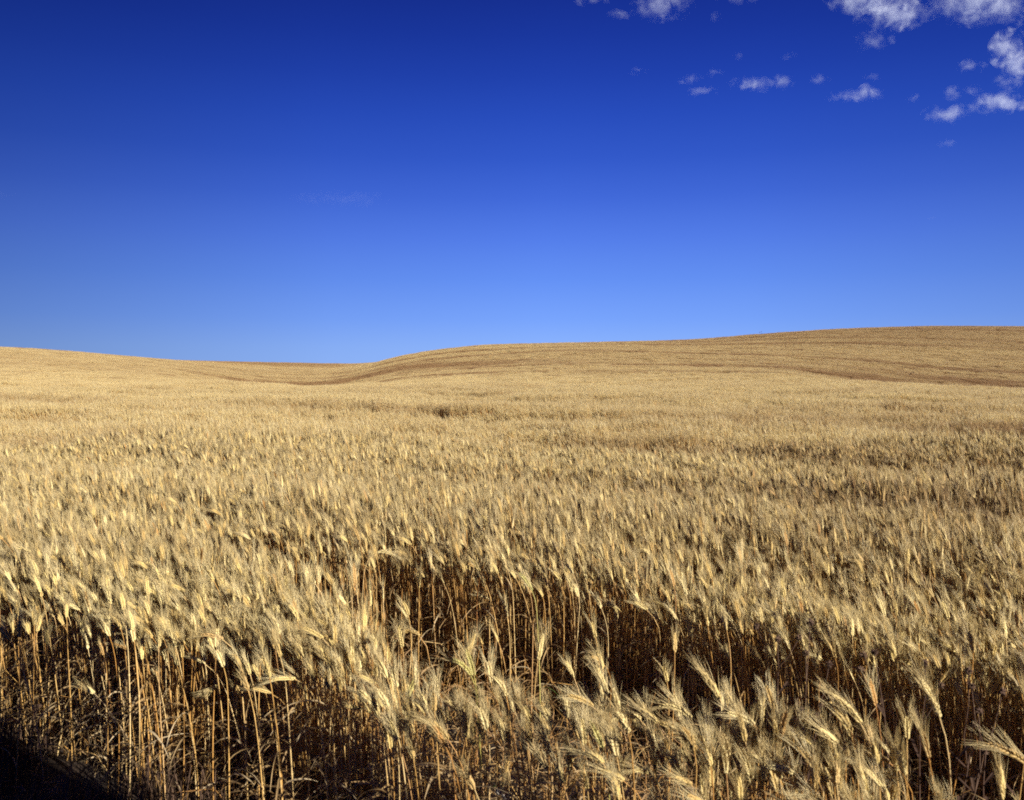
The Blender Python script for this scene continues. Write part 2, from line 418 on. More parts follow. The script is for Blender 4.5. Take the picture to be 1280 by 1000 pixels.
def stalk(seed, H=0.70, lean=0.1, nod=0.5, start=0.62, spik=20, florets=1, awns=24, awn_len=0.075, leaves=2, fat=1.0, ear=0.085, sides=5, spread=1.0, straight=False, P=None):
    rg = np.random.default_rng(seed)
    if P is None: P, fe = centreline(rg, H, lean, nod, start, ear=ear)
    else: fe = 1 - ear / np.sum(np.linalg.norm(np.diff(P, axis=0), axis=1))
    out = {k: Geo() for k in ('stem', 'ear', 'awns')}
    for k in range(leaves): out['leaf%d' % k] = Geo()
    fs = np.linspace(0, fe + 0.01, 15)
    r = np.interp(fs, [0, 0.5, fe * 0.8, 1], [0.0025, 0.0023, 0.0016, 0.0013]) * fat
    tube(out['stem'], [at_line(P, f) for f in fs], r, sides, cap=False)
    for f in (0.14, 0.36, 0.6):                                   # nodes
        f += rg.normal() * 0.03; p = at_line(P, f); tt = tan_line(P, f)
        tube(out['stem'], [p - tt * .004, p - tt * .0015, p + tt * .0015, p + tt * .004], np.array([.0023, .0032, .0032, .0022]) * fat, sides, cap=False)
    roll = rg.random() * math.pi
    for k in range(spik):
        q = k / (spik - 1)
        f = fe + (1 - fe) * q * 0.94
        p = at_line(P, f); tt = tan_line(P, f); b, c = perp(tt)
        ang = roll + 0.35 * q
        sd_ = (math.cos(ang) * b + math.sin(ang) * c) * (1 if k % 2 else -1)
        nn = np.cross(tt, sd_)
        prof = (0.65 + 0.55 * math.sin(math.pi * min(1, q * 0.85 + 0.18))) * fat
        for fl in range(florets):
            off = 0 if florets == 1 else (fl - (florets - 1) / 2) * 0.0038 * prof
            d = tt * 0.93 + sd_ * 0.40 + nn * (rg.normal() * 0.12 + off * 60); d /= np.linalg.norm(d)
            if k == spik - 1: d = tt
            base = p + sd_ * 0.0012 + nn * off
            ln = 0.0122 * prof * (1 + 0.1 * rg.normal()); w = (0.0026 if florets > 1 else 0.0034) * prof
            tube(out['ear'], [base, base + d * ln * .22, base + d * ln * .5, base + d * ln * .8, base + d * ln],
                 np.array([.35, .9, 1, .6, .12]) * w, 5 if florets > 1 else 4, cap=False)
            na = awns / (spik * florets)
            m = int(na) + (rg.random() < na - int(na))
            for _ in range(m):
                q2 = 0.55 + 0.45 * rg.random()
                ad = tt * 0.95 + sd_ * (0.13 + 0.19 * rg.random()) * spread + nn * rg.normal() * 0.15 * spread
                ad /= np.linalg.norm(ad)
                al = awn_len * q2 * (0.8 + 0.3 * (1 - q))
                cv = (sd_ * 0.10 + nn * rg.normal() * 0.06) * al * spread
                a0 = base + d * ln * .9
                tube(out['awns'], [a0, a0 + ad * al * .5 + cv * .25, a0 + ad * al + cv], np.array([.0007, .00052, .00016]) * fat, 3, cap=False)
    for k in range(leaves):
        f = (0.2, 0.42, 0.62, 0.30)[k % 4] + rg.normal() * 0.06
        p = at_line(P, f); tt = tan_line(P, f); a = rg.random() * 6.28
        h = np.array([math.cos(a), math.sin(a), 0])
        ll = 0.10 + 0.13 * rg.random(); n = 8; pts = [p]; th = 0.25 + 0.3 * rg.random(); droop = 1.4 + 1.5 * rg.random()
        for i in range(1, n):
            th += droop / n * (1.5 if i < 4 else 0.7)
            pts.append(pts[-1] + (h * math.sin(th) + np.array([0, 0, 1]) * math.cos(th)) * ll / (n - 1))
        w = np.interp(np.linspace(0, 1, n), [0, .3, 1], [.0022, .0042, .0006]) * (0.7 + .5 * rg.random())
        tw = rg.normal() * 1.8; sdv = []
        for i in range(n):
            aa = a + math.pi / 2; sv = np.array([math.cos(aa), math.sin(aa), 0]); ang = tw * i / n
            sdv.append(sv * math.cos(ang) + np.array([0, 0, 1]) * math.sin(ang))
        ribbon(out['leaf%d' % k], pts, w, sdv, fold=0.5)
    return out, P

PARTMAT = {'stem': 0, 'ear': 1, 'awns': 2, 'leaf': 3}
def joined(name, parts):
    V = []; Fc = []; mi = []; n = 0
    for k, g in parts.items():
        if not g.n: continue
        V.append(g.arr()); Fc += [tuple(i + n for i in f) for f in g.F]; mi += [PARTMAT.get(k, 3)] * len(g.F); n += g.n
    return mesh_from(name, np.concatenate(V), Fc, WM, mi, smooth=True)

SRC = bpy.data.collections.new("wheat_sources")       # never linked to the scene
NAMES = []
def source(me):
    nm = "source_%03d" % len(NAMES)
    o = bpy.data.objects.new(nm, me); SRC.objects.link(o); NAMES.append(nm)
    return len(NAMES) - 1

def rand_params(rg):
    r = rg.random()
    if r < 0.74: nod = rg.uniform(0.02, 0.42)
    elif r < 0.92: nod = rg.uniform(0.5, 1.1)
    else: nod = rg.uniform(1.1, 2.0)
    return dict(H=rg.uniform(0.60, 0.72) + 0.03 * nod, lean=rg.uniform(-0.04, 0.2), nod=nod, start=rg.uniform(0.55, 0.8),
                awn_len=rg.uniform(0.062, 0.086), spread=rg.uniform(0.6, 0.95), leaves=int(rg.integers(2, 5)), ear=rg.uniform(0.056, 0.08))
rgp = np.random.default_rng(11)
L1 = []
for i in range(30):
    parts, _ = stalk(100 + i, sides=4, spik=18, awns=32, **rand_params(rgp))
    L1.append(source(joined("wheat_near", parts)))

# broken straws without an ear, leaning through the stand
BROKEN = []
for i in range(8):
    rg = np.random.default_rng(700 + i); L = rg.uniform(.25, .6); th = rg.uniform(.5, 1.35); kk = rg.uniform(.3, .7); P = [np.array([0, 0, 0.0])]
    for j in range(25):
        a = rg.uniform(0.05, .3) if j / 25 < kk else th
        P.append(P[-1] + np.array([math.sin(a), 0.02 * rg.normal(), math.cos(a)]) * L / 25)
    parts, _ = stalk(700 + i, P=np.array(P), ear=0.0, spik=2, awns=0, leaves=3, sides=4)
    del parts['ear'], parts['awns']
    BROKEN.append(source(joined("wheat_broken", parts)))

# low detail templates for the farther crop
def template(seed, lvl):
    rg = np.random.default_rng(seed)
    p = rand_params(rg)
    P, fe = centreline(rg, p['H'], p['lean'], p['nod'], p['start'], n=16, ear=p['ear'])
    V = []; T = []; M = []
    def addt(v, f, m):
        b = sum(len(x) for x in V); V.append(np.asarray(v, float)); T.extend([tuple(i + b for i in q) for q in f]); M.extend([m] * len(f))
    def tb(pts, rad, k, m):
        g = Geo(); tube(g, pts, rad, k, cap=False)
        fs = []
        for q in g.F: fs += [(q[0], q[1], q[2]), (q[0], q[2], q[3])]
        addt(g.arr(), fs, m)
    th = {2: 1.0, 3: 1.15, 4: 1.6}[lvl]
    ns = {2: 5, 3: 3, 4: 3}[lvl]
    lo = {2: 0.0, 3: 0.25, 4: 0.35}[lvl]
    fs = np.linspace(lo, fe, ns)
    tb([at_line(P, f) for f in fs], np.full(ns, 0.0024 * th), 3, 0)
    ne = {2: 7, 3: 4, 4: 3}[lvl]
    q = np.linspace(fe, 1, ne)
    wig = np.interp(np.linspace(0, 1, ne), [0, .35, .8, 1], [.0024, .0045, .0038, .0012]) * th
    if lvl == 2: wig[2::2] *= 0.75
    tb([at_line(P, f) for f in q], wig, 4, 1)
    na = {2: 20, 3: 10, 4: 5}[lvl]
    aw = {2: 0.0012, 3: 0.0018, 4: 0.0036}[lvl]
    for k in range(na):
        f = fe + (1 - fe) * rg.random(); p0 = at_line(P, f); tt = tan_line(P, f); b, c = perp(tt); a = rg.random() * 6.28
        sd_ = math.cos(a) * b + math.sin(a) * c
        d = tt * 0.93 + sd_ * (0.25 + .2 * rg.random()); d /= np.linalg.norm(d); w = np.cross(d, sd_); w /= np.linalg.norm(w)
        al = p['awn_len'] * (.6 + .4 * rg.random()) + 0.01
        addt([p0 - w * aw, p0 + w * aw, p0 + d * al], [(0, 1, 2)], 2)
    for k in range({2: 2, 3: 1, 4: 1}[lvl]):
        f = rg.uniform(0.2, 0.65); p0 = at_line(P, f); a = rg.random() * 6.28; h = np.array([math.cos(a), math.sin(a), 0]); s = np.array([-h[1], h[0], 0]) * 0.0042 * th
        z = np.array([0, 0, 1.0]); l = rg.uniform(.08, .16)
        p1 = p0 + h * l * .4 + z * l * .35; p2 = p1 + h * l * .45 - z * l * rg.uniform(.2, .7)
        addt([p0 - s, p0 + s, p1 - s, p1 + s, p2], [(0, 1, 3), (0, 3, 2), (2, 3, 4)], 3)
    return np.concatenate(V), np.array(T), np.array(M)

def patch(seed, lvl, size, dens):
    rg = np.random.default_rng(seed)
    tmpl = [template(1000 + seed * 50 + i, lvl) for i in range(16)]
    n = int(size * size * dens)
    V = []; T = []; M = []; A = []; b = 0
    nzp = VNoise(seed + 77)
    # clumped tillers
    px = rg.uniform(-.5, .5, n) * size; py = rg.uniform(-.5, .5, n) * size
    # feather the edges so that neighbouring patches interlock
    px += rg.normal(size=n) * size * 0.04; py += rg.normal(size=n) * size * 0.04
    hv = 0.80 + 0.38 * nzp.fbm(px * 2.2 + 40, py * 2.2 + 40, 3)
    for i in range(n):
        v, tr, m = tmpl[rg.integers(len(tmpl))]
        a = math.pi + rg.normal() * 0.6; sc = hv[i] * (1 - 0.09 * abs(rg.normal()) + 0.05 * rg.normal())
        c, s = math.cos(a), math.sin(a)
        w = np.stack([(v[:, 0] * c - v[:, 1] * s) + px[i], (v[:, 0] * s + v[:, 1] * c) + py[i], v[:, 2] * sc], 1)
        V.append(w); T.append(tr + b); M.append(m); A.append(np.full(len(w), rg.random())); b += len(w)
    return source(mesh_from("wheat_patch", np.concatenate(V), np.concatenate(T), WM, np.concatenate(M), smooth=True, attrs={"rnd": np.concatenate(A)}))
L2 = [patch(i, 2, 0.6, 660) for i in range(7)]
L3 = [patch(20 + i, 3, 2.0, 500) for i in range(5)]
L4 = [patch(40 + i, 4, 4.0, 150) for i in range(4)]

# ------------------------------------------------------------------ where wheat grows
# near edge of the field and the gap behind the first strip, in plan (metres)
EDGE = np.array([(-60, 38.0), (-12, 9.7), (-2.29, 3.82), (-1.33, 3.24), (-0.80, 2.92), (-0.46, 2.76), (-0.34, 2.42), (-0.10, 2.20), (0.4, 1.95), (0.75, 1.70), (1.15, 1.35), (2.6, 0.6), (8, -2.2)])
GAPN = np.array([(-60, 38.0), (-12, 10.3), (-2.6, 4.85), (-1.4, 4.25), (-0.70, 3.45), (-0.40, 2.95), (-0.10, 2.60), (0.8, 2.22), (1.2, 1.84), (2.6, 1.0), (8, -2)])   # far side of the strip
GAPF = np.array([(-60, 38.1), (-12, 10.7), (-2.95, 5.2), (-1.4, 4.6), (-0.75, 4.42), (-0.4, 4.22), (0.2, 3.78), (1.07, 3.10), (1.75, 2.58), (3.0, 1.65), (8, -1.2)])           # front of the main crop
def line(L, x): return np.interp(x, L[:, 0], L[:, 1])

def density(x, y):
    """0..1 of full stand, near field"""
    j = (nz1.fbm(x * 3.1, y * 3.1, 2) - 0.5)
    e = line(EDGE, x) + j * 0.22; gn = line(GAPN, x) + j * 0.2; gf = line(GAPF, x) + (nz2.fbm(x * 2.3 + 5, y * 2.3, 2) - 0.5) * 0.35
    d = np.where(y < e, 0, np.where(y < gn, np.interp(x, [-1.0, -0.62, -0.40, -0.1, 0.15, 0.6, 1.2], [1.1, 1.2, 0.5, 0.32, 0.35, 0.40, 0.42]), np.where(y < gf, 0.009, np.where(y < gf + 0.7, 0.9, 0.66))))
    c = rowc(x, y)
    rows = 0.72 + 0.28 * np.cos(c * 2 * math.pi / 0.25)
    thin = np.where(y < gn, 0.8, 0.45) + 0.9 * np.clip((nz4.fbm(c * 1.1 + 30, (x * .85 - y * .53) * 0.28, 3)), 0, 1)
    tr = np.abs(((c - 15.4 + 6.25) % 12.5) - 6.25)
    tr = np.where(c > 12, tr, 9)
    tw = 0.24 + 0.12 * nz1(x * 0.7, y * 0.7)
    rows = np.where((y < gn) & (x < -0.3), 1.0, rows); thin = np.where((y < gn) & (x < -0.3), 1.0, thin)
    d = d * rows * np.minimum(1, thin) * np.where(tr < tw, 0.04, 1)
    d = np.where((y > e - 0.42) & (y < e) & (x < -0.5), 0.10 * smooth((y - e + 0.42) / 0.42), d)
    return d

def hscale(x, y):
    c = rowc(x, y); l = x * .85 - y * .53
    st = (y < line(GAPN, x) + 0.12) & (x > -0.45)
    h = np.where(st, 0.85, 0.90) + np.where(st, 0.36, 0.66) * (nz2.fbm(c * 0.75 + 11, l * 0.22 + 3, 3) - 0.42)
    k = 0.5 + 0.9 * nz1(l * 0.13 + 2, 4.5)
    h = h - 0.05 * np.exp(-((c - 15.6) / 0.95) ** 4) * np.clip(k, 0, 1) - 0.10 * np.exp(-((c - 10.0) / 0.7) ** 2) * k - 0.10 * np.exp(-((c - 6.3) / 0.55) ** 2) * (1.3 - k)
    return np.clip(h, 0.55, 1.10)

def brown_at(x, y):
    """how brown the crop is, with painted shade in the left draw and tramline bands"""
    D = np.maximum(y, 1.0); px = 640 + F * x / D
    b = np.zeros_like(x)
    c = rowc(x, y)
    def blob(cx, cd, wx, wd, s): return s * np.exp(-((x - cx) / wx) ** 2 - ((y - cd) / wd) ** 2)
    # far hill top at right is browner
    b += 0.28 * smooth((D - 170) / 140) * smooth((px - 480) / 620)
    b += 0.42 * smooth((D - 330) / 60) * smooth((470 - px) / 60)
    # draw running up between the two hills, its shaded flank painted brown
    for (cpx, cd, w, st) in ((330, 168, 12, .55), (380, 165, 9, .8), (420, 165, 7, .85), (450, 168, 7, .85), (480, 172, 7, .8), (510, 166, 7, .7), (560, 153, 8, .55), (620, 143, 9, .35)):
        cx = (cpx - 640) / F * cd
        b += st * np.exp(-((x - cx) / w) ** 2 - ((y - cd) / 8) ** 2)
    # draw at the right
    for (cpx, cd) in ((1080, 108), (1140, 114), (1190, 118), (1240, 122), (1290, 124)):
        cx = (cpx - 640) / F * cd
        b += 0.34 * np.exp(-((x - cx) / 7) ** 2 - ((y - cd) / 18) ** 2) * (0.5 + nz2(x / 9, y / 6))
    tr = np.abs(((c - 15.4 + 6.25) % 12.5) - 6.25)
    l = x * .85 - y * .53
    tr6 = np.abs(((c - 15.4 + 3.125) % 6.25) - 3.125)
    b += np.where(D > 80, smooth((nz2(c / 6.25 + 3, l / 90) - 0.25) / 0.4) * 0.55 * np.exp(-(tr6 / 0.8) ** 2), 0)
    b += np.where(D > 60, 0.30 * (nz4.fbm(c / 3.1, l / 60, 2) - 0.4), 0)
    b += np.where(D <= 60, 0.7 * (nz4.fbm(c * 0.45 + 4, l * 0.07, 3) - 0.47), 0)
    b += np.where(D < 60, 0.85 * np.exp(-((c - 16.2) / 1.0) ** 4) * (0.35 + 0.65 * smooth((l + 6) / 9)) * np.clip(0.4 + 1.2 * nz1(l * 0.4, 7.7), 0, 1), 0)  # shade of the mid-field bands, here and in the next lines, painted brown
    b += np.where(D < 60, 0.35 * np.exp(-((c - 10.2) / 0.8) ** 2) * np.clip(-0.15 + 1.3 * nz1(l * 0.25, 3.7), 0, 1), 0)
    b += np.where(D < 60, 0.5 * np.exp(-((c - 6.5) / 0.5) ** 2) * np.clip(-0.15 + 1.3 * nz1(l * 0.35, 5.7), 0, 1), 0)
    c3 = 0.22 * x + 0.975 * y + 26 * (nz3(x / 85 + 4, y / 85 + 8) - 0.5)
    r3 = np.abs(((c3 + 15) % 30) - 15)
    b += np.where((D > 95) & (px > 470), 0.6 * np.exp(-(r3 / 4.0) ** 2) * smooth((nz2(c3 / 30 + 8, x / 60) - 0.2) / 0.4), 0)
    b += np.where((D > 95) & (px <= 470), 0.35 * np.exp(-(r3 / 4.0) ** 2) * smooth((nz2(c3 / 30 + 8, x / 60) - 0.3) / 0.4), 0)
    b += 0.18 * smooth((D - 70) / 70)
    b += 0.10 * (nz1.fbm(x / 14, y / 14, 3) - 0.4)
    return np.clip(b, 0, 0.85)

pts = dict(co=[], idx=[], rot=[], scl=[], brown=[])
def emit(x, y, z, idx, rot, scl, brown):
    pts['co'].append(np.stack([x, y, z], 1)); pts['idx'].append(idx); pts['rot'].append(rot); pts['scl'].append(scl); pts['brown'].append(brown)

def euler_tilt(gx, gy, yaw):
    n = np.stack([-gx, -gy, np.ones_like(gx)], 1); n /= np.linalg.norm(n, axis=1)[:, None]
    ex = np.stack([np.ones_like(gx), np.zeros_like(gx), gx], 1); ex /= np.linalg.norm(ex, axis=1)[:, None]
    ey = np.cross(n, ex)
    c, s = np.cos(yaw)[:, None], np.sin(yaw)[:, None]
    X = ex * c + ey * s; Yv = -ex * s + ey * c
    b = -np.arcsin(np.clip(X[:, 2], -1, 1)); a = np.arctan2(Yv[:, 2], n[:, 2]); cc = np.arctan2(X[:, 1], X[:, 0])
    return np.stack([a, b, cc], 1)

NEAR_FAR = 11.0
def near_points():
    n = int(22 * 16 * 1350)
    x = rng.uniform(-11, 11, n); y = rng.uniform(0.2, 16, n)[:n]
    n = len(x)
    keep = (x > -0.62 * y - 3.4) & ((x < 0.61 * y + 0.7) | ((x < 0.61 * y + 3.6) & (y > line(GAPF, x)))) & (y < NEAR_FAR + rng.normal(size=n) * 0.35) & (y > 0.9)
    x, y = x[keep], y[keep]
    d = density(x, y)
    k = rng.random(len(x)) < d
    return x[k], y[k]
nx_, ny_ = near_points()

# --- which of the near stalks become things of their own: the 300 that show largest
vis = (np.abs(nx_ / ny_) < 0.60) & (ny_ < line(GAPN, nx_) + 0.1)
# visible: few other stalks stand in front of it
front = ny_ - line(EDGE, nx_)
score = np.where(vis, ny_ + front * 1.5, 1e9)
order = np.argsort(score)
N_IND = 280
ind = order[:N_IND]
mask = np.ones(len(nx_), bool); mask[ind] = False
ix, iy = nx_[ind], ny_[ind]
bx, by = nx_[mask], ny_[mask]
print("near stalks", len(bx), "individual", len(ix), "reach", score[order[N_IND - 1]])
nb = len(bx)
sc = hscale(bx, by) * np.clip(1 - 0.09 * np.abs(rng.normal(size=nb)) + 0.05 * rng.normal(size=nb), 0.6, 1.15)
yaw = math.pi + rng.normal(size=nb) * 0.8
pick = np.where(rng.random(nb) < 0.08, rng.choice(BROKEN, nb), rng.choice(L1, nb))
yaw = np.where(pick >= BROKEN[0], rng.random(nb) * 6.28, yaw)
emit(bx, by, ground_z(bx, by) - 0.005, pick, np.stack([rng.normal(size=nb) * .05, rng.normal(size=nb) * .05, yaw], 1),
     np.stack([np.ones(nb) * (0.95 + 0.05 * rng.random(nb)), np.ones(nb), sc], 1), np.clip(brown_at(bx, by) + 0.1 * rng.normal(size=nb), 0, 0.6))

# broken straw and stubble in the wheel gap and under the near strip
def stubble():
    n = 9000
    x = rng.uniform(-2.8, 2.2, n); y = rng.uniform(1.2, 5.2, n)
    k = (y > line(EDGE, x) - 0.1) & (y < line(GAPF, x) + 0.25) & (np.abs(x / y) < 0.75)
    k &= rng.random(n) < np.where(y > line(GAPN, x) - 0.25, 0.60, 0.25)
    x, y = x[k], y[k]; m = len(x)
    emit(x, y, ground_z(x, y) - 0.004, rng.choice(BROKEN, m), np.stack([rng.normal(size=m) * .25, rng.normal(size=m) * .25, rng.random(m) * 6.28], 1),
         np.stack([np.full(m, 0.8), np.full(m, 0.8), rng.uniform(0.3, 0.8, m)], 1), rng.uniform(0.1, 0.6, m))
stubble()

def grid_patches(L, step, y0, y1, jit, wid, s_track):
    ys = np.arange(y0 - step, y1 + step, step)
    X = []; Yv = []
    for yv in ys:
        hw = 0.62 * yv + wid
        xs = np.arange(-hw, hw + step, step) + rng.random() * step
        X.append(xs); Yv.append(np.full(len(xs), yv))
    x = np.concatenate(X); y = np.concatenate(Yv)
    x = x + rng.normal(size=len(x)) * jit; y = y + rng.normal(size=len(x)) * jit
    n = len(x)
    k = (y > y0 + rng.normal(size=n) * jit) & (y < y1 + rng.normal(size=n) * jit)
    x, y = x[k], y[k]; n = len(x)
    c = rowc(x, y)
    tr = np.abs(((c - 15.4 + 6.25) % 12.5) - 6.25)
    keep = np.ones(n, bool)
    if step < 1:
        keep = ~((tr < 0.3) & (c > 12))
        thin = nz4.fbm(c * 1.1 + 30, (x * .85 - y * .53) * 0.28, 3)
        keep &= ~((thin < 0.33) & (rng.random(n) < 0.6))
    x, y, tr = x[keep], y[keep], tr[keep]; n = len(x)
    e = step * 0.5
    gx = (ground_z(x + e, y, False) - ground_z(x - e, y, False)) / (2 * e); gy = (ground_z(x, y + e, False) - ground_z(x, y - e, False)) / (2 * e)
    z = ground_z(x, y, False)
    sc = hscale(x, y) * (1 + 0.03 * rng.normal(size=n))
    if step >= 1: sc = np.where(tr < s_track, sc * 0.80, sc)
    yaw = rng.normal(size=n) * 0.35
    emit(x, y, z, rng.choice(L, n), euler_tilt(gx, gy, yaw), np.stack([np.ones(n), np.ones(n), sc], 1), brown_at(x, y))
    return n
na = grid_patches(L2, 0.54, NEAR_FAR, 46, 0.10, 5.0, 0)
nb2 = grid_patches(L3, 1.85, 46, 300, 0.25, 6, 1.0)
nc2 = grid_patches(L4, 3.6, 300, 640, 0.5, 10, 1.8)
print("patches", na, nb2, nc2)

def build_field():
    co = np.concatenate(pts['co']); n = len(co)
    me = bpy.data.meshes.new("wheat_field")
    me.vertices.add(n); me.vertices.foreach_set("co", co.astype(np.float32).ravel())
    a = me.attributes.new("idx", 'INT', 'POINT'); a.data.foreach_set("value", np.concatenate(pts['idx']).astype(np.int32))
    a = me.attributes.new("rot", 'FLOAT_VECTOR', 'POINT'); a.data.foreach_set("vector", np.concatenate(pts['rot']).astype(np.float32).ravel())
    a = me.attributes.new("scl", 'FLOAT_VECTOR', 'POINT'); a.data.foreach_set("vector", np.concatenate(pts['scl']).astype(np.float32).ravel())
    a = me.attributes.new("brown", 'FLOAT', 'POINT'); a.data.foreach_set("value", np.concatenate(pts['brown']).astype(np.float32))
    me.update()
    ob = bpy.data.objects.new("wheat_field", me); COL.objects.link(ob)
    g = bpy.data.node_groups.new("sow", 'GeometryNodeTree')
    g.interface.new_socket("Geometry", in_out='INPUT', socket_type='NodeSocketGeometry')
    g.interface.new_socket("Geometry", in_out='OUTPUT', socket_type='NodeSocketGeometry')
    gi = g.nodes.new('NodeGroupInput'); go = g.nodes.new('NodeGroupOutput')
    ci = g.nodes.new('GeometryNodeCollectionInfo'); ci.inputs[0].default_value = SRC
    ci.inputs['Separate Children'].default_value = True; ci.inputs['Reset Children'].default_value = True
    ip = g.nodes.new('GeometryNodeInstanceOnPoints'); ip.inputs['Pick Instance'].default_value = True
    def na_(nm, ty):
        q = g.nodes.new('GeometryNodeInputNamedAttribute'); q.data_type = ty; q.inputs[0].default_value = nm; return q.outputs[0]
    er = g.nodes.new('FunctionNodeEulerToRotation')
    g.links.new(gi.outputs[0], ip.inputs['Points']); g.links.new(ci.outputs[0], ip.inputs['Instance'])
    g.links.new(na_("idx", 'INT'), ip.inputs['Instance Index'])
    g.links.new(na_("rot", 'FLOAT_VECTOR'), er.inputs[0]); g.links.new(er.outputs[0], ip.inputs['Rotation'])
    g.links.new(na_("scl", 'FLOAT_VECTOR'), ip.inputs['Scale'])
    g.links.new(ip.outputs[0], go.inputs[0])
    md = ob.modifiers.new("sow", 'NODES'); md.node_group = g
    tag(ob, "ripe golden wheat standing over the whole field and up both hills", "wheat crop", kind="stuff")
build_field()

def litter():
    rl = np.random.default_rng(77); g = Geo()
    n = 5200
    for i in range(n):
        x = rl.uniform(-3.6, 2.2); y = rl.uniform(1.5, 5.0)
        e = float(line(EDGE, x))
        if y < e - 0.55 or y > e + 1.6 or abs(x / y) > 0.75: continue
        if y < e - 0.05 and rl.random() < 0.6: continue
        a = rl.random() * 6.28; l = rl.uniform(.03, .16); el = abs(rl.normal()) * 0.25
        d = np.array([math.cos(a) * math.cos(el), math.sin(a) * math.cos(el), math.sin(el)])
        p = np.array([x, y, float(ground_z(x, y)) + .004]); s = np.array([-math.sin(a), math.cos(a), rl.normal() * .5])
        w = rl.uniform(.0008, .0026); k = np.array([rl.normal(), rl.normal(), abs(rl.normal())]) * l * .12
        ribbon(g, [p, p + d * l * .33 + k, p + d * l * .66 + k, p + d * l], [w, w * 1.1, w * .9, w * .4], [s] * 4, fold=.4)
    o = bpy.data.objects.new("straw_litter", mesh_from("straw_litter", g.arr(), g.F, [M_LEAF], smooth=True)); COL.objects.link(o)
    tag(o, "broken dry straw and leaf bits strewn on the soil at the field's edge", "straw litter", kind="stuff")
litter()

def verge():
    rl = np.random.default_rng(78); g = Geo()
    for i in range(17000):
        x = rl.uniform(-3.2, 1.6); e = float(line(EDGE, x)); y = e - rl.uniform(-0.75, 1.0)
        if abs(x / y) > 0.8 or y < 1.2: continue
        cl = nz2(x * 3.5 + 50, y * 3.5)
        if cl < 0.25: continue
        h = rl.uniform(.06, .24) * (0.4 + cl) * (1 if y < e - 0.1 and x < -0.4 else 0.6); a = rl.random() * 6.28; d = np.array([math.cos(a), math.sin(a), 0.0]); k = rl.uniform(.1, .75)
        p = np.array([x, y, float(ground_z(x, y)) - .004]); w = rl.uniform(.0008, .0022); z = np.array([0, 0, 1.0])
        s_ = np.array([-d[1], d[0], 0])
        ribbon(g, [p, p + z * h * .45 + d * h * k * .15, p + z * h * .8 + d * h * k * .5, p + z * h * rl.uniform(.6, 1.0) + d * h * k], [w, w, w * .8, w * .2], [s_] * 4, fold=.4)
    o = bpy.data.objects.new("verge_grass", mesh_from("verge_grass", g.arr(), g.F, [M_DARK], smooth=True)); COL.objects.link(o)
    tag(o, "short dead brown grass on the verge and between the nearest stalks", "verge grass", kind="stuff")
verge()

# ------------------------------------------------------------------ the 300 nearest stalks, each a thing
def part_mesh(nm, g, mat): return mesh_from(nm, g.arr(), g.F, [mat], smooth=True)
def variant(seed, ear_mat=None, leaf_mat=None, stem_mat=None, **kw):
    parts, P = stalk(seed, **kw)
    d = {'stem': part_mesh("stem", parts['stem'], stem_mat or M_STEM), 'ear': part_mesh("ear", parts['ear'], ear_mat or M_EAR), 'awns': part_mesh("awns", parts['awns'], M_AWN)}
    for k in parts:
        if k.startswith('leaf'): d[k] = part_mesh("leaf", parts[k], leaf_mat or M_LEAF)
    return d
def place(d, x, y, yaw, label, group, scale=1.0, tilt=(0, 0), z=None, name="wheat_stalk"):
    e = bpy.data.objects.new(name, None); COL.objects.link(e)
    e.empty_display_size = 0.05
    e.location = (x, y, (float(ground_z(x, y)) if z is None else z) - 0.004)
    e.rotation_euler = (tilt[0], tilt[1], yaw); e.scale = (1, 1, scale)
    tag(e, label, "wheat stalk", group)
    made = {}
    for k in d:
        if k != 'awns':
            o = bpy.data.objects.new(k.rstrip('0123456789'), d[k]); COL.objects.link(o); o.parent = e; made[k] = o
    o = bpy.data.objects.new("awns", d['awns']); COL.objects.link(o); o.parent = made['ear']
    return e
rgi = np.random.default_rng(5)
INDV = []
for i in range(44):
    p = rand_params(rgi)
    d = variant(500 + i, spik=20, florets=2, awns=36, **p)
    INDV.append((p['nod'], d))
def cls(nod): return 0 if nod < 0.5 else (1 if nod < 1.1 else 2)
FORM = ("upright", "leaning", "bowed")
for i in range(len(ix)):
    x, y = float(ix[i]), float(iy[i]); px = 640 + F * x / y
    nod, d = INDV[int(rgi.integers(len(INDV)))]
    f = FORM[cls(nod)]
    if px < 520:
        where, grp = "dense front edge, lower left", "wheat stalks along the left front edge"
    else:
        where, grp = "thin strip, lower right", "wheat stalks in the thin strip at lower right"
    lab = {"upright": "straw gold wheat stalk with upright bearded ear in ", "leaning": "straw gold wheat stalk with tilted bearded ear in ", "bowed": "straw gold wheat stalk with bowed over bearded ear in "}[f] + where
    place(d, x, y, math.pi + float(rgi.normal()) * 0.75, lab, grp + ", " + f + " ears", scale=float(np.clip(hscale(x, y) * (1 + .05 * rgi.normal()), 0.8, 1.12)),
          tilt=(float(rgi.normal()) * .04, float(rgi.normal()) * .04))

